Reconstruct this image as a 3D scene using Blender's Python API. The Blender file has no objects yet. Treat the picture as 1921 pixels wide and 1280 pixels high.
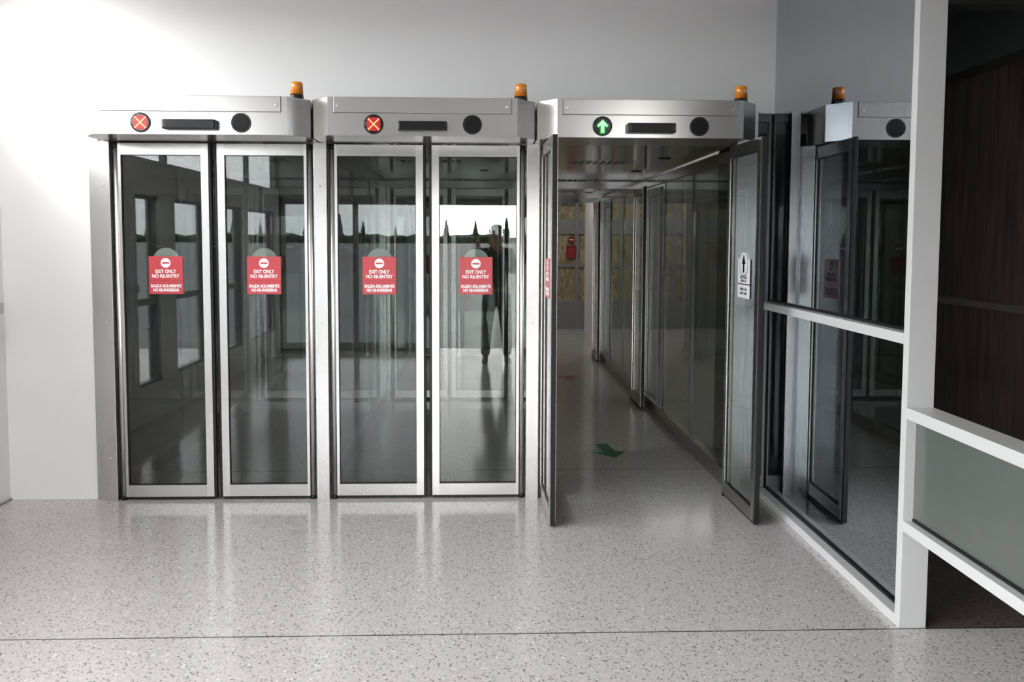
import bpy, bmesh, math, random
from mathutils import Vector, Matrix
random.seed(4)
sc = bpy.context.scene
C = bpy.data.collections.new('scene'); sc.collection.children.link(C)
PI = math.pi

# ------------------------------------------------------------------ camera, sky, exposure
YAW, PIT, ROL, F, CX, CY, XC, D, H = 0.0337, 0.0637, 0.0036, 1554.0, 960.5, 548.63, 0.3433, 5.0291, 1.6
cam = bpy.data.cameras.new('camera'); co = bpy.data.objects.new('camera', cam); C.objects.link(co)
fw = Vector((math.sin(YAW)*math.cos(PIT), math.cos(YAW)*math.cos(PIT), -math.sin(PIT)))
rt = Vector((math.cos(YAW), -math.sin(YAW), 0)); up = rt.cross(fw)
r2 = rt*math.cos(ROL)+up*math.sin(ROL); u2 = -rt*math.sin(ROL)+up*math.cos(ROL)
m = Matrix((r2, u2, -fw)).transposed().to_4x4(); m.translation = Vector((XC, -D, H))
co.matrix_world = m
cam.sensor_fit = 'HORIZONTAL'; cam.sensor_width = 36.0; cam.lens = F/1921*36.0
cam.shift_x = (960.5-CX)/1921; cam.shift_y = (CY-640)/1921; cam.clip_start = 0.02; cam.clip_end = 500
sc.camera = co
sc.view_settings.view_transform = 'Standard'; sc.view_settings.look = 'None'
sc.view_settings.gamma = 1.0; sc.view_settings.use_curve_mapping = False
sc.view_settings.exposure = 0.0
cy = sc.cycles
cy.max_bounces = 12; cy.diffuse_bounces = 5; cy.glossy_bounces = 7; cy.transmission_bounces = 6
cy.transparent_max_bounces = 40; cy.sample_clamp_indirect = 6.0; cy.caustics_reflective = False
cy.caustics_refractive = False; cy.use_denoising = True

SKY, GLOW, LOW, SUN_DIR = 5.5, 28.0, 13.0, (-.80, -.38, .40)
w = bpy.data.worlds.new('overcast'); sc.world = w; w.use_nodes = True
nt = w.node_tree; N = nt.nodes; L = nt.links; N.clear()
out = N.new('ShaderNodeOutputWorld'); bg = N.new('ShaderNodeBackground'); L.new(bg.outputs[0], out.inputs[0])
tc = N.new('ShaderNodeTexCoord'); mp = N.new('ShaderNodeMapping'); mp.inputs['Scale'].default_value = (1.5, 1.5, 5)
nz = N.new('ShaderNodeTexNoise'); nz.inputs['Scale'].default_value = 2.2; nz.inputs['Detail'].default_value = 5
cr = N.new('ShaderNodeValToRGB'); cr.color_ramp.elements[0].position = .35; cr.color_ramp.elements[1].position = .68
cr.color_ramp.elements[0].color = (.82, .83, .86, 1); cr.color_ramp.elements[1].color = (1, .985, .96, 1)
L.new(tc.outputs['Generated'], mp.inputs[0]); L.new(mp.outputs[0], nz.inputs['Vector']); L.new(nz.outputs[0], cr.inputs[0])
# overcast luminance: base + a broad glow where the sun stands behind the cloud + a pale band low in the -Y sky
def lobe(d, power, amp):
    dv = Vector(d).normalized(); dt = N.new('ShaderNodeVectorMath'); dt.operation = 'DOT_PRODUCT'; dt.inputs[1].default_value = dv
    L.new(tc.outputs['Generated'], dt.inputs[0])
    mx = N.new('ShaderNodeMath'); mx.operation = 'MAXIMUM'; mx.inputs[1].default_value = 0; L.new(dt.outputs['Value'], mx.inputs[0])
    pw = N.new('ShaderNodeMath'); pw.operation = 'POWER'; pw.inputs[1].default_value = power; L.new(mx.outputs[0], pw.inputs[0])
    am = N.new('ShaderNodeMath'); am.operation = 'MULTIPLY'; am.inputs[1].default_value = amp; L.new(pw.outputs[0], am.inputs[0]); return am
a1 = lobe(SUN_DIR, 5, GLOW); a2 = lobe((.03, -1, .04), 24, LOW)
ad = N.new('ShaderNodeMath'); ad.operation = 'ADD'; L.new(a1.outputs[0], ad.inputs[0]); L.new(a2.outputs[0], ad.inputs[1])
ad2 = N.new('ShaderNodeMath'); ad2.operation = 'ADD'; L.new(ad.outputs[0], ad2.inputs[0]); ad2.inputs[1].default_value = SKY
L.new(cr.outputs[0], bg.inputs[0]); L.new(ad2.outputs[0], bg.inputs[1])

# ------------------------------------------------------------------ materials
def newmat(name):
    m = bpy.data.materials.new(name); m.use_nodes = True
    n = m.node_tree.nodes; n.clear(); o = n.new('ShaderNodeOutputMaterial'); return m, n, m.node_tree.links, o
def pbr(name, col, rough=.5, metal=0.0, spec=.5, noise=None, emis=None, estr=0, coat=0, bump=0):
    m, n, l, o = newmat(name); b = n.new('ShaderNodeBsdfPrincipled'); l.new(b.outputs[0], o.inputs[0])
    b.inputs['Base Color'].default_value = (*col, 1); b.inputs['Roughness'].default_value = rough
    b.inputs['Metallic'].default_value = metal; b.inputs['Specular IOR Level'].default_value = spec
    b.inputs['Coat Weight'].default_value = coat
    if emis: b.inputs['Emission Color'].default_value = (*emis, 1); b.inputs['Emission Strength'].default_value = estr
    t = n.new('ShaderNodeTexCoord'); nz = n.new('ShaderNodeTexNoise'); mpn = n.new('ShaderNodeMapping')
    sc_, amt = noise or ((8, 8, 8), .03)
    mpn.inputs['Scale'].default_value = sc_; nz.inputs['Scale'].default_value = 1; nz.inputs['Detail'].default_value = 4
    l.new(t.outputs['Object'], mpn.inputs[0]); l.new(mpn.outputs[0], nz.inputs['Vector'])
    r = n.new('ShaderNodeMapRange'); r.inputs[1].default_value = .3; r.inputs[2].default_value = .7
    r.inputs[3].default_value = 1-amt; r.inputs[4].default_value = 1+amt; l.new(nz.outputs[0], r.inputs[0])
    v = n.new('ShaderNodeVectorMath'); v.operation = 'SCALE'; v.inputs[0].default_value = col; l.new(r.outputs[0], v.inputs['Scale'])
    l.new(v.outputs[0], b.inputs['Base Color'])
    r2_ = n.new('ShaderNodeMapRange'); r2_.inputs[1].default_value = .3; r2_.inputs[2].default_value = .7
    r2_.inputs[3].default_value = rough*(1-2.5*amt); r2_.inputs[4].default_value = rough*(1+2.5*amt); l.new(nz.outputs[0], r2_.inputs[0]); l.new(r2_.outputs[0], b.inputs['Roughness'])
    if bump:
        bp = n.new('ShaderNodeBump'); bp.inputs['Strength'].default_value = bump; bp.inputs['Distance'].default_value = .002
        l.new(nz.outputs[0], bp.inputs['Height']); l.new(bp.outputs[0], b.inputs['Normal'])
    return m
def glass(name, f0, tint, gcol=(1, 1, 1), rough=0.0, pw=5.0):
    m, n, l, o = newmat(name)
    g = n.new('ShaderNodeNewGeometry'); dt = n.new('ShaderNodeVectorMath'); dt.operation = 'DOT_PRODUCT'
    l.new(g.outputs['Incoming'], dt.inputs[0]); l.new(g.outputs['Normal'], dt.inputs[1])
    ab = n.new('ShaderNodeMath'); ab.operation = 'ABSOLUTE'; l.new(dt.outputs['Value'], ab.inputs[0])
    s = n.new('ShaderNodeMath'); s.operation = 'SUBTRACT'; s.inputs[0].default_value = 1; l.new(ab.outputs[0], s.inputs[1])
    p = n.new('ShaderNodeMath'); p.operation = 'POWER'; p.inputs[1].default_value = pw; l.new(s.outputs[0], p.inputs[0])
    q = n.new('ShaderNodeMath'); q.operation = 'MULTIPLY_ADD'; q.inputs[1].default_value = 1-f0; q.inputs[2].default_value = f0; l.new(p.outputs[0], q.inputs[0])
    tr = n.new('ShaderNodeBsdfTransparent'); tr.inputs[0].default_value = (*tint, 1)
    gl = n.new('ShaderNodeBsdfGlossy'); gl.inputs['Color'].default_value = (*gcol, 1); gl.inputs['Roughness'].default_value = rough
    mx = n.new('ShaderNodeMixShader'); l.new(q.outputs[0], mx.inputs[0]); l.new(tr.outputs[0], mx.inputs[1]); l.new(gl.outputs[0], mx.inputs[2])
    l.new(mx.outputs[0], o.inputs[0]); return m

def terrazzo(name='terrazzo', k=1.0, warm=1.0):
    m, n, l, o = newmat(name); b = n.new('ShaderNodeBsdfPrincipled'); l.new(b.outputs[0], o.inputs[0])
    t = n.new('ShaderNodeTexCoord')
    def vor(scale, thr_rand, thr_dist, seed):
        mp = n.new('ShaderNodeMapping'); mp.inputs['Location'].default_value = (seed, seed*2, seed)
        l.new(t.outputs['Object'], mp.inputs[0])
        v = n.new('ShaderNodeTexVoronoi'); v.inputs['Scale'].default_value = scale; v.inputs['Randomness'].default_value = 1
        l.new(mp.outputs[0], v.inputs['Vector'])
        sp = n.new('ShaderNodeSeparateColor'); l.new(v.outputs['Color'], sp.inputs[0])
        a = n.new('ShaderNodeMath'); a.operation = 'LESS_THAN'; a.inputs[1].default_value = thr_rand; l.new(sp.outputs[0], a.inputs[0])
        # chip size varies with the cell
        mm = n.new('ShaderNodeMath'); mm.operation = 'MULTIPLY'; mm.inputs[1].default_value = thr_dist; l.new(sp.outputs[1], mm.inputs[0])
        c = n.new('ShaderNodeMath'); c.operation = 'LESS_THAN'; l.new(v.outputs['Distance'], c.inputs[0]); l.new(mm.outputs[0], c.inputs[1])
        d = n.new('ShaderNodeMath'); d.operation = 'MULTIPLY'; l.new(a.outputs[0], d.inputs[0]); l.new(c.outputs[0], d.inputs[1])
        return d, sp
    def mix(fac, a, bcol):
        x = n.new('ShaderNodeMix'); x.data_type = 'RGBA'; l.new(fac, x.inputs[0])
        if isinstance(a, tuple): x.inputs[6].default_value = (*a, 1)
        else: l.new(a, x.inputs[6])
        if isinstance(bcol, tuple): x.inputs[7].default_value = (*bcol, 1)
        else: l.new(bcol, x.inputs[7])
        return x.outputs[2]
    nz = n.new('ShaderNodeTexNoise'); nz.inputs['Scale'].default_value = 60; nz.inputs['Detail'].default_value = 6
    l.new(t.outputs['Object'], nz.inputs['Vector'])
    rr = n.new('ShaderNodeMapRange'); rr.inputs[1].default_value = .35; rr.inputs[2].default_value = .65; l.new(nz.outputs[0], rr.inputs[0])
    base = mix(rr.outputs[0], (.49, .455, .447), (.58, .545, .535))
    nz2 = n.new('ShaderNodeTexNoise'); nz2.inputs['Scale'].default_value = 1.3; nz2.inputs['Detail'].default_value = 3
    l.new(t.outputs['Object'], nz2.inputs['Vector'])
    f1, s1 = vor(88, .17, .60, 3.1); col = mix(f1.outputs[0], base, (.27, .245, .24))
    f2, s2 = vor(135, .18, .60, 7.7); col = mix(f2.outputs[0], col, (.15, .135, .13))
    f3, s3 = vor(75, .07, .55, 1.3); col = mix(f3.outputs[0], col, (.72, .70, .66))
    f4, s4 = vor(180, .25, .65, 5.9); col = mix(f4.outputs[0], col, (.36, .335, .325))
    # divider strips across the hall
    sp = n.new('ShaderNodeSeparateXYZ'); l.new(t.outputs['Object'], sp.inputs[0])
    ad = n.new('ShaderNodeMath'); ad.operation = 'ADD'; ad.inputs[1].default_value = 1.762+2.4*10; l.new(sp.outputs[1], ad.inputs[0])
    md = n.new('ShaderNodeMath'); md.operation = 'MODULO'; md.inputs[1].default_value = 2.4; l.new(ad.outputs[0], md.inputs[0])
    lt = n.new('ShaderNodeMath'); lt.operation = 'LESS_THAN'; lt.inputs[1].default_value = .0075; l.new(md.outputs[0], lt.inputs[0])
    col = mix(lt.outputs[0], col, (.05, .045, .043))
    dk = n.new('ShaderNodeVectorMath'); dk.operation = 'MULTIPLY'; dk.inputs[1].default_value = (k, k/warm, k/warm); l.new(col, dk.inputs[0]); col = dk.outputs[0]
    l.new(col, b.inputs['Base Color'])
    rg = n.new('ShaderNodeMapRange'); rg.inputs[3].default_value = .10; rg.inputs[4].default_value = .17; l.new(nz2.outputs[0], rg.inputs[0]); l.new(rg.outputs[0], b.inputs['Roughness'])
    b.inputs['Specular IOR Level'].default_value = .55
    return m
def osb():
    m, n, l, o = newmat('strand_board'); b = n.new('ShaderNodeBsdfPrincipled'); l.new(b.outputs[0], o.inputs[0])
    t = n.new('ShaderNodeTexCoord'); mp = n.new('ShaderNodeMapping'); mp.inputs['Scale'].default_value = (1, 1, .45); l.new(t.outputs['Object'], mp.inputs[0])
    v = n.new('ShaderNodeTexVoronoi'); v.inputs['Scale'].default_value = 22; l.new(mp.outputs[0], v.inputs['Vector'])
    s = n.new('ShaderNodeSeparateColor'); l.new(v.outputs['Color'], s.inputs[0])
    c = n.new('ShaderNodeValToRGB'); l.new(s.outputs[0], c.inputs[0])
    c.color_ramp.elements[0].color = (.22, .17, .09, 1); c.color_ramp.elements[1].color = (.46, .39, .25, 1)
    l.new(c.outputs[0], b.inputs['Base Color']); b.inputs['Roughness'].default_value = .7; return m
def planks():
    m, n, l, o = newmat('dark_planks'); b = n.new('ShaderNodeBsdfPrincipled'); l.new(b.outputs[0], o.inputs[0])
    t = n.new('ShaderNodeTexCoord'); mp = n.new('ShaderNodeMapping'); mp.inputs['Scale'].default_value = (14, 14, 1.2); l.new(t.outputs['Object'], mp.inputs[0])
    z = n.new('ShaderNodeTexNoise'); z.inputs['Scale'].default_value = 1.6; z.inputs['Detail'].default_value = 7; z.inputs['Distortion'].default_value = .6; l.new(mp.outputs[0], z.inputs['Vector'])
    c = n.new('ShaderNodeValToRGB'); l.new(z.outputs[0], c.inputs[0])
    c.color_ramp.elements[0].position = .3; c.color_ramp.elements[1].position = .75
    c.color_ramp.elements[0].color = (.050, .033, .028, 1); c.color_ramp.elements[1].color = (.145, .096, .078, 1)
    l.new(c.outputs[0], b.inputs['Base Color']); b.inputs['Roughness'].default_value = .45; return m

M = {}
M['wall'] = pbr('painted_wall', (.79, .78, .775), .55, noise=((3, 3, 3), .01))
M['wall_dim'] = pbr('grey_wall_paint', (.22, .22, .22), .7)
M['ceil'] = pbr('ceiling_paint', (.76, .76, .75), .8)
M['floor'] = terrazzo(); M['floor_shaded'] = terrazzo('shaded_terrazzo', .22, 1.25)  # darker copy carries low light and the plank reflection in its colour
M['steel_h'] = pbr('brushed_steel_horizontal', (.50, .485, .47), .25, 1, noise=((2, 120, 120), .012))
M['steel_v'] = pbr('brushed_steel_vertical', (.58, .56, .55), .27, 1, noise=((90, 90, 1.5), .008))
M['steel_p'] = pbr('polished_steel', (.80, .79, .78), .10, 1, noise=((9, 9, 9), .03))
M['steel_t'] = pbr('satin_steel_tube', (.85, .83, .82), .33, 1)
M['steel_c'] = pbr('polished_ceiling_steel', (.30, .30, .295), .13, 1, noise=((2, 2, 2), .06))
M['steel_d'] = pbr('shadow_line_steel', (.12, .12, .12), .4, 1)
M['alu'] = pbr('white_aluminium', (.55, .545, .54), .35, noise=((5, 5, 5), .01))
M['alu_d'] = pbr('dark_aluminium', (.07, .075, .075), .35)
M['alu_m'] = pbr('mid_grey_aluminium', (.5, .5, .49), .4)
M['alu_g'] = pbr('grey_aluminium', (.25, .255, .26), .4)
M['black'] = pbr('black_rubber', (.008, .008, .008), .45, spec=.3)
M['blackp'] = pbr('black_plastic', (.010, .011, .012), .25, spec=.35)
M['blackd'] = pbr('black_mesh', (.005, .005, .006), .5, spec=.2)
M['red'] = pbr('red_sign_film', (.50, .045, .055), .35)
M['darkred'] = pbr('dark_red_sign', (.25, .012, .02), .4)
M['white'] = pbr('white_sign_film', (.85, .85, .85), .4)
M['paleblue'] = pbr('pale_sticker_back', (.78, .81, .82), .4)
M['amber'] = pbr('amber_lens', (.80, .24, .01), .12, noise=((4, 4, 90), .10), coat=.5)
M['glass_door'] = glass('door_glass', .05, (.70, .73, .71))
M['glass_side'] = glass('lane_glass', .06, (.82, .86, .84))
M['glass_coat'] = glass('coated_glass', .52, (.42, .46, .50), (.88, .93, .99), pw=3.0)
M['glass_clear'] = glass('clear_glass', .04, (.95, .97, .97))
M['glass_tint'] = glass('tinted_window_glass', .05, (.78, .80, .81))
M['glass_mid'] = glass('grey_shopfront_glass', .05, (.64, .66, .67))
M['glass_dark'] = glass('tinted_glass', .05, (.35, .38, .38))
M['frost'] = pbr('satin_grey_panel', (.095, .105, .097), .23, spec=.9)
M['planks'] = planks()
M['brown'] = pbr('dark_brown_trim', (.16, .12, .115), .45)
M['darkwall'] = pbr('dark_grey_paint', (.055, .057, .052), .7)
M['osb'] = osb()
M['green'] = pbr('green_floor_film', (.02, .16, .09), .35)
M['redf'] = pbr('red_floor_film', (.28, .03, .03), .35)
M['sens'] = pbr('sensor_window', (.008, .008, .009), .35, spec=.25)
M['lens'] = pbr('dark_signal_lens', (.012, .010, .010), .12)
M['led_red'] = pbr('red_led', (.5, .03, .01), .4, emis=(1.0, .13, .05), estr=1.3)
M['led_redg'] = pbr('red_led_glow', (.25, .01, .01), .4, emis=(.8, .008, .008), estr=.36)
M['led_core'] = pbr('red_led_core', (.8, .3, .1), .4, emis=(1.0, .40, .20), estr=1.5)
M['led_green'] = pbr('green_led', (.1, .8, .2), .4, emis=(.40, 1.0, .45), estr=1.3)
M['led_greeng'] = pbr('green_led_glow', (.02, .3, .05), .4, emis=(.01, .5, .02), estr=.28)
M['asphalt'] = pbr('pale_asphalt', (.24, .245, .25), .85, noise=((.7, .7, .7), .12))
M['tree'] = pbr('conifer_green', (.022, .040, .020), .9, noise=((3, 3, 3), .3))
M['bark'] = pbr('bark', (.05, .035, .025), .9)
M['jacket'] = pbr('dark_jacket', (.03, .033, .04), .8)
M['jeans'] = pbr('dark_trousers', (.028, .03, .045), .85)
M['skin'] = pbr('skin', (.52, .30, .21), .5)
M['hair'] = pbr('dark_hair', (.03, .02, .015), .6)
M['shoe'] = pbr('dark_shoes', (.02, .02, .02), .5)
M['lamp'] = pbr('added_lamp_diffuser', (.9, .9, .88), .5, emis=(1, .96, .9), estr=13.0)
M['lamp_v'] = pbr('added_vestibule_diffuser', (.9, .9, .88), .5, emis=(1, .985, .96), estr=22.0)

# ------------------------------------------------------------------ mesh helpers
class MB:
    def __init__(s): s.bm = bmesh.new(); s.m = 0; s.mats = []
    def mat(s, k):
        if k not in s.mats: s.mats.append(k)
        s.m = s.mats.index(k); return s
    def _tag(s, faces, smooth=False):
        for f in faces: f.material_index = s.m; f.smooth = smooth
    def box(s, x0, x1, y0, y1, z0, z1, bev=0):
        r = bmesh.ops.create_cube(s.bm, size=1)
        vs = r['verts']
        for v in vs: v.co = Vector((x0+(v.co.x+.5)*(x1-x0), y0+(v.co.y+.5)*(y1-y0), z0+(v.co.z+.5)*(z1-z0)))
        fs = set(f for v in vs for f in v.link_faces)
        if bev:
            es = list(set(e for v in vs for e in v.link_edges)); s._tag(fs)
            rr = bmesh.ops.bevel(s.bm, geom=es, offset=bev, segments=2, affect='EDGES', profile=.6)
            fs = set(rr['faces']) | set(f for f in fs if f.is_valid)
        s._tag(fs); return s
    def prism(s, pts, z0, z1):                      # polygon in XY, raised in Z
        a = [s.bm.verts.new((x, y, z0)) for x, y in pts]; b = [s.bm.verts.new((x, y, z1)) for x, y in pts]
        n = len(pts); fs = [s.bm.faces.new(list(reversed(a))), s.bm.faces.new(b)]
        for i in range(n): fs.append(s.bm.faces.new((a[i], a[(i+1) % n], b[(i+1) % n], b[i])))
        s._tag(fs); return s
    def plate(s, pts, y0, y1):                      # polygon in XZ, thick in Y (front face at y0)
        a = [s.bm.verts.new((x, y0, z)) for x, z in pts]; b = [s.bm.verts.new((x, y1, z)) for x, z in pts]
        n = len(pts); fs = [s.bm.faces.new(a), s.bm.faces.new(list(reversed(b)))]
        for i in range(n): fs.append(s.bm.faces.new((b[i], b[(i+1) % n], a[(i+1) % n], a[i])))
        s._tag(fs); return s
    def lathe(s, prof, c=(0, 0, 0), axis='Z', seg=32, smooth=True):
        rings = []
        for r, h in prof:
            ring = []
            for i in range(seg):
                a = 2*PI*i/seg; u, v = r*math.cos(a), r*math.sin(a)
                p = (u, v, h) if axis == 'Z' else ((u, h, v) if axis == 'Y' else (h, u, v))
                ring.append(s.bm.verts.new(Vector(p)+Vector(c)))
            rings.append(ring)
        fs = []
        for a, b in zip(rings, rings[1:]):
            for i in range(seg): fs.append(s.bm.faces.new((a[i], a[(i+1) % seg], b[(i+1) % seg], b[i])))
        s._tag(fs, smooth)
        caps = [s.bm.faces.new(list(reversed(rings[0]))), s.bm.faces.new(rings[-1])]
        s._tag(caps); return s
    def text(s, txt, size, cx, cz, y, depth=.0006, width=None, mirror=False, bold=.0):
        cu = bpy.data.curves.new('t', 'FONT'); cu.body = txt; cu.size = size; cu.align_x = 'CENTER'; cu.offset = bold; cu.extrude = depth
        o = bpy.data.objects.new('t', cu); C.objects.link(o); bpy.context.view_layer.update()
        me = bpy.data.meshes.new_from_object(o.evaluated_get(bpy.context.evaluated_depsgraph_get()))
        xs = [v.co.x for v in me.vertices]; x0, x1 = min(xs), max(xs); k = (width/(x1-x0)) if width else 1
        xm = (x0+x1)/2; vs = []
        for v in me.vertices:
            X = (v.co.x-xm)*k*(-1 if mirror else 1); vs.append(s.bm.verts.new((cx+X, y-v.co.z, cz+v.co.y)))
        fs = []
        for p in me.polygons:
            try: fs.append(s.bm.faces.new([vs[i] for i in p.vertices]))
            except ValueError: pass
        s._tag(fs); bpy.data.objects.remove(o); bpy.data.meshes.remove(me); return s
    def build(s, name, mat=None, parent=None, loc=(0, 0, 0), fix=True):
        if fix: bmesh.ops.recalc_face_normals(s.bm, faces=s.bm.faces[:])
        me = bpy.data.meshes.new(name); s.bm.to_mesh(me); s.bm.free()
        for k in (s.mats or [mat]): me.materials.append(M[k])
        o = bpy.data.objects.new(name, me); C.objects.link(o); o.location = loc
        if parent is not None: o.parent = parent
        return o
def thing(name, label, cat, loc=(0, 0, 0), group=None, rz=0):
    o = bpy.data.objects.new(name, None); C.objects.link(o); o.location = loc; o.rotation_euler = (0, 0, rz)
    o.empty_display_size = .1; o['label'] = label; o['category'] = cat
    if group: o['group'] = group
    return o
def tag(o, label, cat, group=None, kind=None):
    o['label'] = label; o['category'] = cat
    if group: o['group'] = group
    if kind: o['kind'] = kind
    return o
def struct(o, label=None):
    o['kind'] = 'structure'
    if label: o['label'] = label
    return o
def sempty(name, label=None):
    o = bpy.data.objects.new(name, None); C.objects.link(o); o['kind'] = 'structure'
    if label: o['label'] = label
    return o

# ------------------------------------------------------------------ the shell
XL, XG = -2.55, 2.06          # left wall face, glazed screen face
ZC = 3.13                     # vestibule ceiling
YB = -6.73                    # rear of the vestibule
b = MB(); b.box(-7.5, 2.171, YB-.3, 10.3, -.12, 0); b.box(2.171, 5.2, 1.2, 10.3, -.12, 0); b.box(2.171, 5.2, YB-.3, -1.762, -.12, 0); struct(b.build('floor', 'floor'), 'speckled grey terrazzo floor with thin divider strips')
b = MB(); b.box(2.171, 5.2, -1.762, 1.2, -.12, 0); struct(b.build('floor', 'floor_shaded'), 'speckled floor beyond the white framed screen, coloured dark brown for shade and reflected planks')
b = MB(); b.box(XL-.14, 2.2, YB-.2, .049, ZC, ZC+.12); struct(b.build('ceiling', 'ceil'))
b = MB(); b.box(XL-.14, -1.955, .05, .2, 0, ZC+.1); b.box(-1.955, 2.132, .05, .2, 2.376, ZC+.1)
struct(b.build('wall_front', 'wall'), 'smooth white wall around and above the exit doors')
# left wall: solid near the doors, windows beyond, clerestory above
b = MB(); b.box(XL-.12, XL, -1.92, .049, 0, 2.28)
b.box(XL-.12, XL, YB, -1.92, 0, .32); b.box(XL-.12, XL, YB, -1.92, 1.97, 2.28)
for y0, y1 in ((-2.79, -2.41), (-3.95, -3.70), (-5.2, -4.95), (YB, -6.45)): b.box(XL-.12, XL, y0, y1, .32, 1.97)
b.box(XL-.12, XL, YB, .049, 2.96, ZC)
struct(b.build('wall_left', 'wall'))
for i, (y0, y1) in enumerate(((-2.41, -1.92), (-3.70, -2.79), (-4.95, -3.95), (-6.45, -5.2))):
    wn = sempty('window_%d' % (i+3)); wn['label'] = 'side window in the left wall'
    f = MB()
    for a in ((y0, y0+.03, .32, 1.97), (y1-.03, y1, .32, 1.97), (y0+.03, y1-.03, .32, .35), (y0+.03, y1-.03, 1.94, 1.97), (y0+.03, y1-.03, 1.02, 1.08)):
        f.box(XL-.09, XL-.03, a[0], a[1], a[2], a[3])
    f.build('window_frame', 'alu_g', wn)
    g = MB(); g.box(XL-.065, XL-.059, y0+.03, y1-.03, .35, 1.94); g.build('pane', 'glass_tint', wn)
wn = sempty('window_7'); wn['label'] = 'clerestory strip window high in the left wall'
f = MB()
for k in range(6):
    y = YB+.02+k*(0-YB-.06)/5; f.box(XL-.09, XL-.03, y, y+.04, 2.28, 2.96)
f.build('window_frame', 'alu_g', wn)
g = MB(); g.box(XL-.065, XL-.059, YB, .045, 2.285, 2.955); g.build('pane', 'glass_clear', wn)
b = MB(); b.box(XL, XL+.012, -1.92, .045, 0, .012); struct(b.build('baseboard_left', 'alu_g'))
b = MB(); b.box(XL, XL+.045, -1.85, -.03, 1.15, 1.215, .004)
tag(b.build('wall_rail', 'alu_m'), 'short grey rail end projecting at the left edge of the white wall', 'rail')
# rear wall with the wide open doorway behind the photographer
b = MB(); b.box(XL-.12, 2.2, YB-.15, YB, 2.09, ZC+.1); b.box(.98, 2.2, YB-.15, YB, 0, 2.09); b.box(XL-.12, XL, YB-.15, YB, 0, 2.09)  # unseen +X piece beside the doorway, added to shade the screen post
struct(b.build('wall_rear', 'wall_dim'))
wn = sempty('window_8'); wn['label'] = 'glazed shopfront beside the open rear doorway'
f = MB()
for x in (XL+.002, -1.52, -.50): f.box(x, x+.07, YB-.10, YB-.03, 0, 2.088)
f.box(XL+.072, -1.52, YB-.10, YB-.03, 0, .12); f.box(-1.45, -.50, YB-.10, YB-.03, 0, .12)
f.build('window_frame', 'alu_g', wn)
for x0, x1 in ((XL+.072, -1.52), (-1.45, -.50)):
    g = MB(); g.box(x0, x1, YB-.07, YB-.062, .12, 2.088); g.build('pane', 'glass_mid', wn)

t = thing('added_lamp', 'long unseen lamp added under the vestibule ceiling to brighten the white wall', 'lamp', (-2.15, -1.0, ZC))  # unseen lamp, added to brighten the white wall on the left
f = MB(); f.box(-.14, .14, -.72, .72, -.04, 0); f.build('housing', 'alu', t)
f = MB(); f.box(-.12, .12, -.70, .70, -.046, -.0405); f.build('diffuser', 'lamp_v', t)

# right-hand glazed screen
ws = sempty('window_1', 'white framed glazed screen running from the white wall towards the viewer')
Y0, Y1 = -1.755, -1.712
f = MB(); f.box(XG, XG+.112, Y0, Y1, 0, ZC-.001, .002); f.build('post', 'alu', ws)
f = MB(); f.box(XG, XG+.112, -4.25, -4.207, 0, ZC-.001, .002); f.build('post', 'alu', ws)
f = MB(); f.box(XG, XG+.112, -6.72, -6.68, 0, ZC-.001, .002); f.build('post', 'alu', ws)
f = MB(); f.box(XG, XG+.112, Y1, .048, 1.178, 1.223, .0015); f.build('mid_rail', 'alu', ws)
f = MB(); f.box(XG, XG+.112, Y1, .048, 0, .043, .0015); f.build('bottom_rail', 'alu', ws)
f = MB(); f.box(XG, XG+.112, Y1, .048, ZC-.045, ZC-.001, .0015); f.build('top_rail', 'alu', ws)
for y0, y1 in ((-4.207, Y0), (-6.68, -4.25)):
    f = MB(); f.box(XG, XG+.112, y0, y1, .877, .924, .0015); f.build('sill_rail', 'alu', ws)
    f = MB(); f.box(XG, XG+.112, y0, y1, .411, .455, .0015); f.build('lower_rail', 'alu', ws)
    g = MB(); g.box(2.102, 2.112, y0, y1, .455, .877); g.build('infill_panel', 'frost', ws)
    g = MB(); g.box(2.092, 2.101, y0+.0, y1-.012, .4555, .4665); g.build('gasket', 'black', ws)
g = MB()
for z0, z1 in ((.043, 1.178), (1.223, ZC-.045)):
    g.mat('glass_clear').box(2.12, 2.128, Y1, .048, z0, z1)
for fc in g.bm.faces:
    pass
g.mat('glass_coat'); 
for fc in g.bm.faces:
    if fc.calc_center_median().x < 2.1205: fc.material_index = g.m
g.build('pane', None, ws)
g = MB()
for z in (.043, 1.223): g.box(2.108, 2.1195, Y1, .048, z, z+.011)
for z in (1.167, ): g.box(2.112, 2.1195, Y1, .048, z, z+.011)
g.build('gasket', 'black', ws)

# dark space beyond the screen, with its plank wall
b = MB()
y = -4.6; k = 0
while y < 1.19:
    wdt = (.33, .42, .30, .52)[k % 4]; y1 = min(y+wdt, 1.195)
    b.box(3.35+.004*(k % 2), 3.39, y+.0045, y1-.0045, 0, 2.62); y = y1; k += 1
struct(b.build('wall_right', 'planks'), 'dark brown plank wall seen over the white sill')
b = MB(); b.box(3.392, 3.45, -4.6, 1.199, 0, 3.3); struct(b.build('wall_right', 'brown'))  # lighter backing shows in the plank gaps, painting their lit lines
b = MB(); b.box(3.335, 3.352, -4.6, 1.195, 1.195, 1.238, .003); struct(b.build('trim_1', 'brown'), 'narrow horizontal brown trim across the plank wall')
b = MB(); b.box(3.20, 3.392, -4.6, 1.198, 2.62, 2.66); b.box(3.20, 3.235, -4.6, 1.198, 2.66, 2.98); struct(b.build('trim_2', 'darkwall'))
b = MB(); b.box(2.2, 3.45, -4.7, 1.199, 2.98, 3.1); struct(b.build('ceiling', 'darkwall'))
b = MB(); b.box(2.2, 3.45, -.9, -.78, 2.78, 2.98); struct(b.build('trim_3', 'darkwall'))
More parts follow.
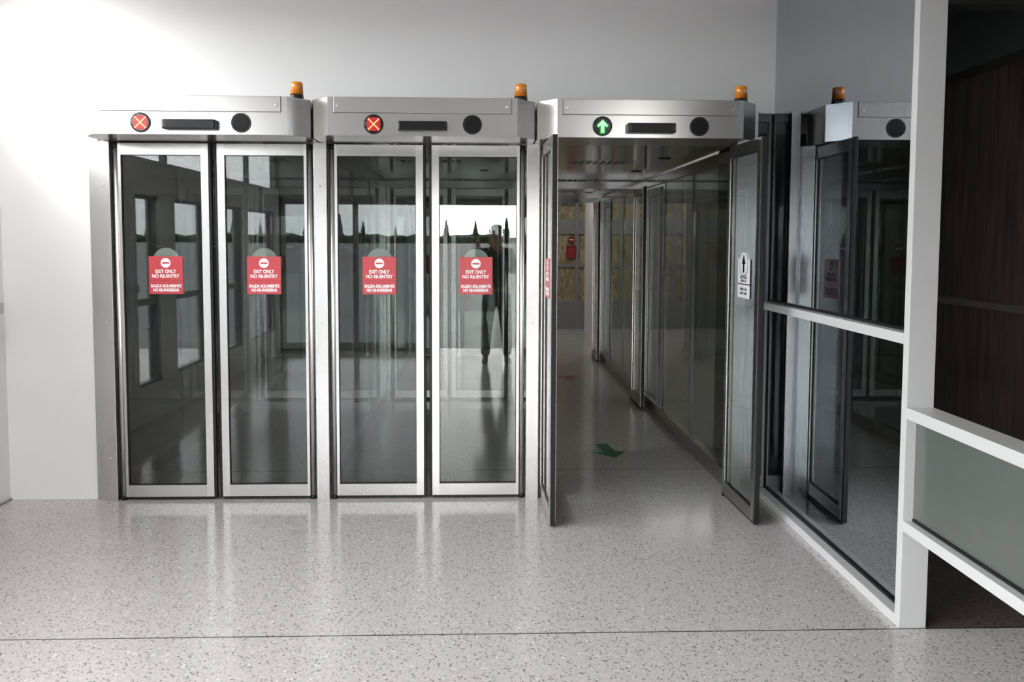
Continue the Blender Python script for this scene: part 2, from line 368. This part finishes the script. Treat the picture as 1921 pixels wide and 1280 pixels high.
b = MB(); b.box(2.18, 3.45, -4.75, -4.62, 0, 3.1); struct(b.build('wall_rear', 'darkwall'))  # unseen end wall, added to keep light out of the dark space
b = MB(); b.box(2.14, 5.2, 1.2, 1.32, 0, 3.16); b.box(2.14, 2.2, .05, 1.2, 0, 3.16); struct(b.build('wall_front', 'darkwall'))

# hall behind the lanes
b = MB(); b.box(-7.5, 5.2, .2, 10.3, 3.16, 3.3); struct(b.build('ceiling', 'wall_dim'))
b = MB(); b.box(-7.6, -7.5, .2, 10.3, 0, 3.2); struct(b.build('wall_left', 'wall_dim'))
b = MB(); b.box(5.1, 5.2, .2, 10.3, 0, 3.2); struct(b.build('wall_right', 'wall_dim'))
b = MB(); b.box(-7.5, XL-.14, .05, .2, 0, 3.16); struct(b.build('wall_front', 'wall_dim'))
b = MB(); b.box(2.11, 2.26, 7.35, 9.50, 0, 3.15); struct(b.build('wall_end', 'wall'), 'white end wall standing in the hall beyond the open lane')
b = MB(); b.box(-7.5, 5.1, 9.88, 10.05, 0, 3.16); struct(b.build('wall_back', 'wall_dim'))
# boarded storefront
xs = [2.0-.97*k for k in range(5, -3, -1)]      # mullion centres
wf = sempty('window_2', 'grey framed storefront at the far end of the hall')
for x in xs:
    f = MB(); f.box(x-.035, x+.035, 9.77, 9.87, 0, 3.15); f.build('mullion', 'alu_g', wf)
for i in range(len(xs)-1):
    x0, x1 = xs[i]+.035, xs[i+1]-.035
    f = MB(); f.box(x0, x1, 9.775, 9.86, 0, .5); f.box(x0, x1, 9.775, 9.86, 1.70, 1.77); f.box(x0, x1, 9.78, 9.86, 1.77, 1.97)
    f.box(x0, x1, 9.775, 9.86, 1.11, 1.16)
    f.build('transom', 'alu_g', wf)
cnt = 0
places = ['third bay left of the far sign', 'second bay left of the far sign', 'bay just left of the far sign']
for i in range(len(xs)-1):
    x0, x1 = xs[i]+.035, xs[i+1]-.035
    if abs((x0+x1)/2-3.46) < .3:                  # a plain grey door in this bay
        dr = MB(); dr.box(x0+.03, x1-.03, 9.74, 9.774, .0, 2.05); d_ = struct(dr.build('door_1', 'alu_g'))
        kn = MB(); kn.lathe([(.012, -.05), (.012, -.02), (.03, -.02), (.034, .0), (.03, .02), (.0, .03)][:5], (x0+.12, 9.72, .98), 'Y'); kn.build('door_knob', 'steel_p', d_)
        continue
    for z0, z1, nm in ((.5, 1.11, 'lower'), (1.16, 1.70, 'middle'), (1.97, 3.1, 'upper')):
        p = MB(); p.box(x0, x1, 9.80, 9.818, z0, z1)
        o = p.build('strand_board', 'osb')
        k_ = int(round((1.515-(x0+x1)/2)/.97))
        wh = ('behind the far red sign' if k_ == 0 else '%s bay before the far red sign' % ('', 'first', 'second', 'third', 'fourth', 'fifth')[k_] if k_ > 0 else 'first bay past the far red sign')
        tag(o, '%s strand board at the hall end, %s' % ({'lower': 'lowest', 'middle': 'middle', 'upper': 'topmost'}[nm], wh), 'board', 'strand boards in the boarded storefront')
p = MB(); p.text('Ground T', .135, 1.86, 2.192, 9.797, .001, width=.50, mirror=True, bold=.002)
tag(p.build('wall_lettering', 'blackp'), 'reversed dark lettering above the far boarded storefront', 'lettering')
st = thing('far_no_entry_sign', 'small dark red no entry sign hanging on the far boarded storefront', 'sign', (1.90, 9.765, 0))
p = MB(); p.mat('darkred').lathe([(.062, -.004), (.062, 0)], (0, 0, 1.60), 'Y'); p.mat('white').box(-.045, .045, -.006, -.0042, 1.59, 1.61); p.build('disc', None, st)
p = MB(); p.mat('darkred').box(-.09, .09, -.004, 0, 1.265, 1.495); p.mat('white')
p.mat('red')
for zz, wd in ((1.44, .06), (1.405, .065), (1.37, .06), (1.33, .055), (1.30, .06)): p.box(-wd, wd, -.0048, -.0041, zz, zz+.014)
p; p.build('plate', None, st)
# unseen lamps added to light the hall
for i, (x, yl) in enumerate(((-3.2, 8.35), (-.6, 8.35), (1.2, 8.35), (3.6, 8.35), (3.6, 4.2), (3.6, 1.6))):
    t = thing('added_lamp', 'unseen rectangular lamp added in the hall ceiling, '+['behind the first closed lane', 'behind the middle lane', 'behind the open lane', 'beyond the white end wall', 'midway along the outer side of the open lane', 'nearest behind the glazed screen'][i], 'lamp', (x, yl, 3.16), 'added hall lamps')
    p = MB(); p.box(-.62, .62, -.18, .18, -.05, 0); p.build('housing', 'alu', t)
    p = MB(); p.box(-.58, .58, -.15, .15, -.056, -.0505); p.build('diffuser', 'lamp', t)

# ------------------------------------------------------------------ door leaf
def leaf_parts(parent, side, outer=True, signs=True, wl=.548, h0=.022, h1=2.165, name='door_leaf'):
    """hinge at parent's origin; leaf runs along +x (side=1) or -x (side=-1); front is -y"""
    def bx(mb, x0, x1, *a, **k):
        if side < 0: x0, x1 = -x1, -x0
        mb.box(x0, x1, *a, **k)
    f = MB()
    T = .017
    f.mat('steel_v'); bx(f, .0165, .033, -T, T, h0, h1); bx(f, wl-.044, wl, -T, T, h0, h1)
    f.mat('steel_h'); bx(f, .033, wl-.044, -T, T, h0, h0+.072); bx(f, .033, wl-.044, -T, T, h1-.068, h1)
    f.mat('black'); bx(f, .033, .0365, -.009, .009, h0+.072, h1-.068); bx(f, wl-.048, wl-.044, -.009, .009, h0+.072, h1-.068)
    bx(f, .0365, wl-.048, -.009, .009, h0+.072, h0+.077); bx(f, .0365, wl-.048, -.009, .009, h1-.072, h1-.068)
    lf = f.build(name, None, parent)
    g = MB(); bx(g, .0365, wl-.048, -.004, .004, h0+.077, h1-.072); g.build('glass_pane', 'glass_door', lf)
    g = MB(); g.lathe([(.0165, h0), (.0165, h1-.025)], (0, 0, 0), 'Z', 24); g.build('pivot_tube', 'steel_t', lf)
    g = MB(); g.lathe([(.0185, h1-.0245), (.0185, h1)], (0, 0, 0), 'Z', 24); g.build('pivot_collar', 'black', lf)
    g = MB(); g.lathe([(.018, .001), (.018, h0-.0005)], (0, 0, 0), 'Z', 24); g.build('pivot_foot', 'black', lf)
    g = MB(); bx(g, wl+.0003, wl+.016, -.0135, .0135, h0-.008, h1+.003, bev=.003); bx(g, .022, wl-.002, -.008, .008, .004, h0-.0005); g.build('rubber_seal', 'black', lf)
    if signs:
        cx = side*.281
        s = MB()
        s.mat('red').box(cx-.101, cx+.101, -.0062, -.0042, 1.264, 1.492, .0004)
        s.mat('white').lathe([(.029, -.0072), (.029, -.0063)], (cx, 0, 1.452), 'Y', 40)
        s.mat('red').box(cx-.021, cx+.021, -.0080, -.0073, 1.447, 1.457)
        s.mat('white')
        s.text('EXIT ONLY', .029, cx, 1.3915, -.0070, .0004, width=.123, bold=.0008)
        s.text('NO RE-ENTRY', .029, cx, 1.363, -.0070, .0004, width=.163, bold=.0008)
        s.text('SALIDA SOLAMENTE', .025, cx, 1.305, -.0070, .0004, width=.181, bold=.0010)
        s.text('NO RE-INGRESAR', .025, cx, 1.2805, -.0070, .0004, width=.155, bold=.0010)
        s.mat('darkred').box(cx-.101, cx+.101, -.0064, -.0062, 1.3445, 1.346)
        q = s.build('exit_only_sign', None, lf); q['label'] = 'red EXIT ONLY NO RE-ENTRY sign stuck on the glass'
        # sticker on the lane side: round arrow sign over two text labels
        s = MB(); s.mat('paleblue').lathe([(.079, .0042), (.079, .0056)], (cx, 0, 1.464), 'Y', 48)
        s.mat('white').box(cx-.101, cx+.101, .0043, .0060, 1.348, 1.492); s.box(cx-.101, cx+.101, .0043, .0060, 1.264, 1.341)
        s.lathe([(.079, .0057), (.079, .0062)], (cx, 0, 1.464), 'Y', 48)
        s.mat('blackp').lathe([(.074, .0063), (.074, .0066)], (cx, 0, 1.464), 'Y', 48)
        s.mat('white').lathe([(.069, .0067), (.069, .0070)], (cx, 0, 1.464), 'Y', 48)
        s.mat('blackp').plate([(cx-.012, 1.412), (cx+.012, 1.412), (cx+.012, 1.462), (cx+.032, 1.462), (cx, 1.520), (cx-.032, 1.462), (cx-.012, 1.462)], .0071, .0075)
        rr = random.Random(7)
        for zz, words in ((1.377, (5, 3)), (1.357, (2, 4)), (1.308, (3, 5)), (1.284, (4, 4))):   # lettering too small to read in the photograph
            tot = sum(words)*.0135+.010; x = -tot/2
            for wn_ in words:
                for _ in range(wn_):
                    hgt = rr.choice((.015, .015, .013)); xa = cx+x+.0015
                    s.box(xa, xa+.0035, .0064, .0068, zz, zz+hgt); s.box(xa+.0072, xa+.0102, .0064, .0068, zz, zz+hgt); zb = zz+rr.choice((0, .006, .012)); s.box(xa+.0035, xa+.0072, .0064, .0068, zb, zb+.003)
                    x += .0135
                x += .010
        q = s.build('arrow_sign', None, lf); q['label'] = 'white sticker with a black arrow in a ring over two text labels'
    return lf
def rot(o, side, ang):
    o.rotation_euler = (0, 0, -side*ang)

# ------------------------------------------------------------------ the three exit portals
UC = (-1.28, 0.0, 1.28)
lane = ['closed lane beside the bright white wall', 'middle closed lane', 'open lane with the green arrow']
plab = ['closed stainless steel exit portal beside the bright white wall, red cross lit',
        'closed stainless steel exit portal standing between the other two, red cross lit',
        'stainless steel exit portal with doors swung open and green arrow lit']
def screw(mb, x, y, z, r=.0075):
    mb.lathe([(r, y-.003), (r*.8, y-.0045), (r*.8, y-.003)][:2], (x, 0, z), 'Y', 16)
    return mb
for u, cx in enumerate(UC):
    P = thing('exit_portal', plab[u], 'automatic door', (cx, 0, 0), 'exit portals in a row')
    # header housing: chamfered in plan
    hw, fwid = .6355, .528
    yb, ym, yf, z0, z1 = .048, -.22, -.34, 2.175, 2.388
    f = MB(); f.mat('steel_h').prism([(-hw+.0015, yb), (-hw+.0015, ym), (-fwid, yf), (fwid, yf), (hw-.0015, ym), (hw-.0015, yb)][::1], z0, z1)
    hd = f.build('header', None, P)
    # recessed access panel with dark reveal
    f = MB(); f.mat('steel_d').box(-.498, .498, yf-.0012, yf-.0002, 2.299, 2.3875); f.build('panel_reveal', None, hd)
    f = MB(); f.mat('steel_h').box(-.4945, .4945, yf-.005, yf-.0013, 2.3025, 2.386, .001)
    f.mat('steel_p'); screw(f, -.470, yf-.004, 2.338, .009); screw(f, .470, yf-.004, 2.338, .009); f.build('access_panel', None, hd)
    # signal lamp
    f = MB(); f.mat('black').lathe([(.0545, yf-.006), (.0545, yf-.0003)], (-.273, 0, 2.238), 'Y', 48)
    f.mat('lens').lathe([(.046, yf-.0065), (.050, yf-.0061)], (-.273, 0, 2.238), 'Y', 48)
    sl = f.build('signal_lamp', None, P)
    s = MB(); X, Z, yy = -.273, 2.238, yf-.0068
    if u < 2:
        s.mat('led_redg').lathe([(.037, yy-.0002), (.039, yy)], (X, 0, Z), 'Y', 32); q = .034
        for sg in (1, -1):
            for th, mt, dy in ((.013, 'led_redg', 0), (.0045, 'led_red', .0006), (.0022, 'led_core', .0012)):
                s.mat(mt); dx = q*.96; c45 = math.sqrt(.5)*th
                L0 = q if th > .01 else q*.97
                pts = [(X-sg*L0-sg*c45*0, Z-L0)]
                ax = Vector((sg, 1)).normalized(); nx = Vector((-ax.y, ax.x)); Cc = Vector((X, Z)); hl = L0*1.30
                ps = [Cc-ax*hl-nx*th, Cc+ax*hl-nx*th, Cc+ax*hl+nx*th, Cc-ax*hl+nx*th]
                off = .0001*(1 if sg > 0 else 2)
                s.plate([tuple(p_) for p_ in ps], yy-dy-.0005-off, yy-dy)
        sy = s.build('cross_symbol', None, sl); sy['label'] = 'glowing red cross'
    else:
        for gr, mt, dy in ((.007, 'led_greeng', 0), (0, 'led_green', .0007)):
            s.mat(mt)
            a = .0085+gr; s.plate([(X-a, Z-.037-gr), (X+a, Z-.037-gr), (X+a, Z+.012), (X-a, Z+.012)], yy-dy-.0005, yy-dy)
            g_ = gr*.8
            s.plate([(X, Z+.034+g_), (X-.030-g_, Z+.004), (X-.024, Z-.006-g_), (X, Z+.014), (X+.024, Z-.006-g_), (X+.030+g_, Z+.004)], yy-dy-.0007, yy-dy-.0002)
        sy = s.build('arrow_symbol', None, sl); sy['label'] = 'glowing green arrow'
    # motion sensor bar
    f = MB(); wb = .146 if u == 0 else .137
    f.mat('blackp').box(-wb, wb, yf-.045, yf-.0003, 2.199, 2.254, .010)
    f.mat('sens').box(-wb+.02, wb-.02, yf-.0468, yf-.0451, 2.206, 2.245)
    f.build('motion_sensor', None, P)
    f = MB(); f.mat('black').lathe([(.0535, yf-.007), (.0535, yf-.0003)], (.276, 0, 2.24), 'Y', 48)
    f.mat('blackd').lathe([(.040, yf-.0085), (.043, yf-.0071)], (.276, 0, 2.24), 'Y', 48); f.build('speaker_grille', None, P)
    # leaves
    for side in (1, -1):
        lf = leaf_parts(P, side)
        lf.location = (-side*.574, .032, 0)
        if u == 2: rot(lf, side, math.radians(88.0 if side > 0 else 91.6))
# jambs between the portals (shared posts)
jl = ['steel post between the bright white wall and the first closed door', 'stainless steel post between the two closed portals',
      'stainless steel post between the closed middle portal and the open one', 'steel post seen through the open leaf with the black arrow sticker']
for i in range(4):
    X = -1.919+i*1.279
    f = MB(); f.mat('steel_v').box(-.038, .038, 0, .047, 0, 2.174, .001)
    t = f.build('door_post', None, None, (X, 0, 0)); tag(t, jl[i], 'post', 'steel posts between the exit doors')
    for z in (1.915, 1.09, .265):
        s = MB(); s.lathe([(.0065, -.0004), (.0065, -.0025), (.004, -.004)], (0, 0, z), 'Y', 16); s.build('screw', 'steel_p', t)
    if i in (0, 3):
        sg = -1 if i == 0 else 1
        s = MB(); a, c = sorted((sg*.0385, sg*.098)); s.mat('steel_v').box(a, c, .034, .0475, 0, 2.174); s.box(sg*.0435 if sg > 0 else -.098, .098 if sg > 0 else -.0435, .034, .0475, 2.1745, 2.385)
        s.build('side_flange', None, t)
# beacons
bl = ['amber warning beacon on the closed portal beside the bright white wall', 'amber warning beacon on the middle portal of the three', 'amber warning beacon on the open portal with the green arrow']
for u, cx in enumerate(UC):
    t = thing('warning_beacon', bl[u], 'beacon', (cx+.553, -.20, 2.3885), 'amber beacons on the portal headers')
    f = MB(); f.lathe([(.0385, 0), (.0385, .026), (.036, .031)]); f.build('base', 'blackp', t)
    f = MB(); f.lathe([(.0365, .0315), (.0345, .090), (.033, .099), (.027, .103), (.004, .105)]); f.build('lens', 'amber', t)

# ------------------------------------------------------------------ glass lanes behind the portals
gl = ['on the outer side of the first closed lane', 'between the two closed lanes', 'between the middle lane and the open lane', 'between the open lane and the side panel']
for i in range(4):
    X = -1.919+i*1.279
    for s_, (y0, y1) in enumerate(((.22, 3.10), (3.34, 6.15))):
        t = thing('glass_partition', 'frameless glass partition %s, %s section' % (gl[i], ('front', 'rear')[s_]), 'partition', (X, 0, 0), 'glass partitions of the exit lanes')
        f = MB(); f.box(-.022, .022, y0, y1, 0, .11, .002); f.build('bottom_rail', 'steel_h', t)
        f = MB(); f.box(-.022, .022, y0, y1, 2.10, 2.168, .002); f.build('top_rail', 'steel_c', t)
        n = 3; seg = (y1-y0)/n
        for k in range(n):
            g = MB(); g.box(-.005, .005, y0+k*seg+.006, y0+(k+1)*seg-.006, .11, 2.10); g.build('glass_pane', 'glass_side', t)
            if k:
                q = MB(); q.box(-.009, .009, y0+k*seg-.005, y0+k*seg+.005, .11, 2.10); q.build('mullion', 'alu_d', t)
        for yy in (y0, y1):
            q = MB(); a = (yy-.03, yy-.0005) if yy == y0 else (yy+.0005, yy+.03)
            q.box(-.022, .022, a[0], a[1], 0, 2.168); q.build('end_stile', 'steel_v', t)
# canopies
for u, cx in enumerate(UC):
    t = thing('lane_canopy', 'dark polished flat canopy roofing the %s' % lane[u], 'canopy', (cx, 0, 2.18), 'canopies over the exit lanes')
    f = MB(); f.box(-.638, .638, .052, 6.4, 0, .08); f.build('soffit_panel', 'steel_c', t)
    for j in range(3):
        f = MB(); f.mat('steel_d').box(-.30, .19, 1.1+j*1.9, 1.32+j*1.9, -.002, -.0003); f.mat('steel_c')
        for k in range(10): f.box(-.30+k*.0522, -.28+k*.0522, 1.1+j*1.9, 1.32+j*1.9, -.004, -.0019)
        f.build('vent', None, t)
    for yy in (.9, 2.0, 4.2, 5.2):
        f = MB(); f.lathe([(.045, -.006), (.045, -.0005)], (.35, yy, 0)); f.build('downlight', 'blackp', t)
# inner gates
gn = ['first inner gate', 'second inner gate']
for s_, yg in enumerate((3.2, 6.25)):
    for u, cx in enumerate(UC):
        st = 'open' if u == 2 else 'closed'
        t = thing('lane_gate', '%s of the %s, %s glass leaves' % (gn[s_], lane[u], st), 'automatic door', (cx, yg, 0), 'inner gates of the exit lanes')
        f = MB(); f.mat('steel_c').box(-.616, .616, -.08, .09, 2.10, 2.168); f.build('gate_header', None, t)
        for sg in (1, -1):
            f = MB(); f.mat('steel_v').box(min(sg*.584, sg*.616), max(sg*.584, sg*.616), -.03, .045, 0, 2.099)
            f.mat('black'); 
            for k in range(34): f.lathe([(.0045, -.0305), (.0045, -.0302)], (sg*.600, 0, .12+k*.058), 'Y', 8)
            jm = f.build('perforated_jamb', None, t)
        for side in (1, -1):
            lf = leaf_parts(t, side, signs=False, wl=.541, h1=2.095, name='gate_leaf'); lf.location = (-side*.560, .0, 0)
            if u == 2: rot(lf, side, math.radians(89.5))
            else:
                s = MB(); s.mat('darkred').lathe([(.055, -.0056), (.055, -.0043)], (side*.281, 0, 1.52), 'Y', 40); s.mat('white').box(side*.281-.04, side*.281+.04, -.0062, -.0057, 1.512, 1.528)
                s.mat('darkred').box(side*.281-.08, side*.281+.08, -.0056, -.0043, 1.26, 1.44, .0003); s.build('stop_sign', None, lf)
# side light between the open portal and the screen
t = thing('side_light', 'dark glazed side panel between the open portal and the glazed screen', 'panel', (0, .1, 0))
f = MB(); f.mat('alu_g').box(2.00, 2.115, -.02, .02, 0, .11); f.box(2.00, 2.115, -.02, .02, 2.33, 2.374); f.box(2.0, 2.015, -.02, .02, .11, 2.33); f.box(2.10, 2.115, -.02, .02, .11, 2.33); f.build('frame', None, t)
f = MB(); f.box(2.015, 2.10, -.004, .004, .11, 2.33); f.build('glass_pane', 'glass_dark', t)

# floor arrows
def arrow(name, mat, label, x, y, a, s=1):
    b = MB(); pts = [(-.045, .23), (.045, .23), (.045, .0), (.115, .02), (.0, -.14), (-.115, .02), (-.045, .0)]
    b.prism([(p[0]*s, p[1]*s) for p in pts][::-1], .0, .0012)
    o = b.build(name, mat, None, (x, y, .0003)); o.rotation_euler = (0, 0, a); tag(o, label, 'floor marking'); return o
arrow('floor_arrow', 'green', 'green arrow marked on the floor inside the open lane', 1.29, 1.10, .12, 1.15)
arrow('floor_arrow', 'redf', 'faint red arrow marked on the floor deep inside the open lane', 1.34, 4.5, PI, 1.25)

# ------------------------------------------------------------------ outside, seen in reflections
b = MB(); b.box(-260, 260, -350, YB-.31, -.14, -.02); b.box(-260, -7.61, YB-.31, 60, -.14, -.02); b.box(-7.61, -7.5-.001, YB-.31, .05, -.14, -.02)
struct(b.build('ground', 'asphalt'))
def conifer(x, y, h, label):
    t = thing('conifer_tree', label, 'tree', (x, y, -.02), 'trees beyond the car park')
    f = MB(); f.lathe([(.03*h, 0), (.012*h, h*.5)], seg=8); f.build('trunk', 'bark', t)
    f = MB(); prof = []
    n = 9
    for k in range(n):
        z = h*(.12+.88*k/n); r = h*.20*(1-k/n)*(.85+.3*random.random()); prof += [(r, z), (r*.62, z+h*.06)]
    prof.append((.004*h, h)); f.lathe(prof, seg=14)
    for v in f.bm.verts:
        v.co.x += random.uniform(-.02, .02)*h; v.co.y += random.uniform(-.02, .02)*h
    f.build('foliage', 'tree', t)
kk = 0
for i in range(24):
    conifer(-130+i*10.5+random.uniform(-3, 3), -300+random.uniform(-15, 15), random.uniform(5, 12), 'dark conifer beyond the car park, seen only as a reflection in the door glass')
for i in range(12):
    conifer(-225+random.uniform(-8, 8), -190+i*20+random.uniform(-3, 3), random.uniform(4, 9), 'dark conifer beyond the car park, seen only as a reflection in the door glass')
def hedge(p0, p1, n, h0, h1, label):
    b = MB(); d = (Vector(p1)-Vector(p0)); nrm = Vector((-d.y, d.x)).normalized()*4
    rows = []
    for k in range(n+1):
        c = Vector(p0)+d*(k/n); h = random.uniform(h0, h1)
        rows.append([b.bm.verts.new((c.x+nrm.x*q, c.y+nrm.y*q, z)) for q, z in ((-1, -.02), (-.8, h*.7), (0, h), (.8, h*.7), (1, -.02))])
    for r0, r1 in zip(rows, rows[1:]):
        for q in range(4): b.bm.faces.new((r0[q], r1[q], r1[q+1], r0[q+1]))
    o = b.build('treeline', 'tree'); tag(o, label, 'trees', kind='stuff')
hedge((-230, -330), (230, -330), 120, 2.2, 4.2, 'low distant tree line behind the car park, reflected in the door glass')
hedge((-245, -330), (-245, 80), 100, 2.2, 4.0, 'low distant tree line beyond the side windows, reflected in the door glass')
# full height turnstile outside the left windows
t = thing('turnstile', 'full height turnstile with horizontal bars outside the left windows, reflected in the first door', 'turnstile', (-3.55, -2.35, -.02))
f = MB(); f.lathe([(.04, 0), (.04, 2.2)]); f.build('column', 'steel_v', t)
f = MB()
for k in range(12):
    z = .35+k*.125; f.lathe([(.017, -.6), (.017, .6)], (0, 0, z), 'Y', 10); f.lathe([(.017, -.5), (.017, .5)], (0, 0, z+.05), 'X', 10)
f.build('rotor_bars', 'steel_v', t)
f = MB(); f.box(-.05, .05, .72, .80, 0, 2.25); f.box(-.05, .05, -.80, -.72, 0, 2.25); f.box(-.05, .05, -.8, .8, 2.2505, 2.33); f.build('frame', 'alu_g', t)
# the photographer, standing behind the camera: seen only as a dark reflection in the second closed portal
def skin(name, pts, edges, mat, parent, sub=1):
    me = bpy.data.meshes.new(name); me.from_pydata([p[:3] for p in pts], edges, []); me.materials.append(M[mat])
    o = bpy.data.objects.new(name, me); C.objects.link(o)
    if parent: o.parent = parent
    m_ = o.modifiers.new('skin', 'SKIN'); m_.use_smooth_shade = True
    for i, p in enumerate(pts):
        r = p[3] if isinstance(p[3], tuple) else (p[3], p[3]); me.skin_vertices[0].data[i].radius = r
    me.skin_vertices[0].data[0].use_root = True
    sb = o.modifiers.new('sub', 'SUBSURF'); sb.levels = sub; sb.render_levels = sub; return o
pr = thing('person', 'person in dark jacket and trousers holding up a phone, reflected in the closed middle portal', 'person', (.50, -5.52, 0))
# local frame: facing +Y; phone lens at (-.157, .49, 1.6)
HP = [(0, 0, .98, (.15, .11)), (0, .0, 1.12, (.135, .10)), (0, .01, 1.30, (.16, .11)), (0, .0, 1.44, (.13, .09)), (0, .01, 1.53, .055), (0, .02, 1.60, .06), (0, .03, 1.68, (.075, .09)), (0, .03, 1.77, (.07, .085))]
E_ = [(0, 1), (1, 2), (2, 3), (3, 4), (4, 5), (5, 6), (6, 7)]
def limb(base, pts, P, Ed):
    for p in pts: P.append(p); Ed.append((base, len(P)-1)); base = len(P)-1
    return base
for sx_ in (-1, 1):
    limb(0, [(sx_*.10, 0, .88, .088), (sx_*.12, .02, .50, .058), (sx_*.13, -.01, .30, .055), (sx_*.14, -.03, .09, .038), (sx_*.145, .04, .05, .04), (sx_*.15, .15, .035, .032)], HP, E_)
hands = []
for sx_, hx in ((-1, -.235), (1, -.080)):
    w_ = limb(3, [(sx_*.17, .0, 1.43, .058), (sx_*.215, .10, 1.19, .042), (hx*.55+sx_*.09, .30, 1.36, .034), (hx, .44, 1.555, .026), (hx, .462, 1.59, (.036, .02))], HP, E_)
    for k in range(4):
        z = 1.575+k*.018; L_ = (.9, 1, .95, .8)[k]
        limb(w_, [(hx-sx_*.0, .475, z, .0095), (hx-sx_*.012*L_, .503, z+.003, .0085), (hx-sx_*.034*L_, .505, z+.004, .0075)], HP, E_)
    limb(w_, [(hx-sx_*.012, .462, 1.615, .010), (hx-sx_*.035, .462, 1.622, .009)], HP, E_)
body = skin('body', HP, E_, 'skin', pr, 2)
# jacket and trousers follow the body
J = [(0, 0, .93, (.175, .13)), (0, 0, 1.12, (.16, .125)), (0, .01, 1.30, (.185, .135)), (0, 0, 1.45, (.15, .11)), (0, .0, 1.51, .078)]; JE = [(0, 1), (1, 2), (2, 3), (3, 4)]
for sx_, hx in ((-1, -.235), (1, -.080)):
    limb(3, [(sx_*.175, 0, 1.43, .075), (sx_*.22, .10, 1.19, .058), (hx*.55+sx_*.09, .29, 1.35, .050), (hx, .41, 1.52, .040)], J, JE)
skin('jacket', J, JE, 'jacket', pr, 2)
T_ = [(0, 0, .98, (.16, .12)), (0, 0, .90, (.15, .12))]; TE = [(0, 1)]
for sx_ in (-1, 1): limb(1, [(sx_*.10, 0, .82, .105), (sx_*.12, .02, .50, .078), (sx_*.135, -.01, .28, .070), (sx_*.14, -.025, .09, .062)], T_, TE)
skin('trousers', T_, TE, 'jeans', pr, 2)
for sx_ in (-1, 1): skin('shoe', [(sx_*.14, -.05, .05, (.045, .05)), (sx_*.145, .06, .048, (.046, .042)), (sx_*.15, .19, .038, (.045, .032))], [(0, 1), (1, 2)], 'shoe', pr, 2)
skin('hair', [(0, .005, 1.70, (.085, .088)), (0, .0, 1.80, (.083, .09))], [(0, 1)], 'hair', pr, 2)
q = MB(); q.lathe([(.001, -.012), (.010, -.008), (.012, 0), (.006, .008)], (0, .128, 1.685), 'Z', 12); q.build('nose', 'skin', pr)
for sx_ in (-1, 1):
    q = MB(); q.lathe([(.003, -.003), (.009, 0)], (sx_*.032, .118, 1.715), 'Y', 12); q.build('eye', 'blackp', pr)
    q = MB(); q.box(sx_*.085-.008, sx_*.085+.008, .01, .045, 1.675, 1.735, .006); q.build('ear', 'skin', pr)
q = MB(); q.box(-.024, .024, .112, .120, 1.640, 1.648, .003); q.build('mouth', 'darkred', pr)
ph = MB(); ph.box(.343-.075, .343+.075, -5.052, -5.044, 1.563, 1.636, .003)
tag(ph.build('phone', 'blackp'), 'dark phone held sideways in both hands of the reflected person', 'phone')
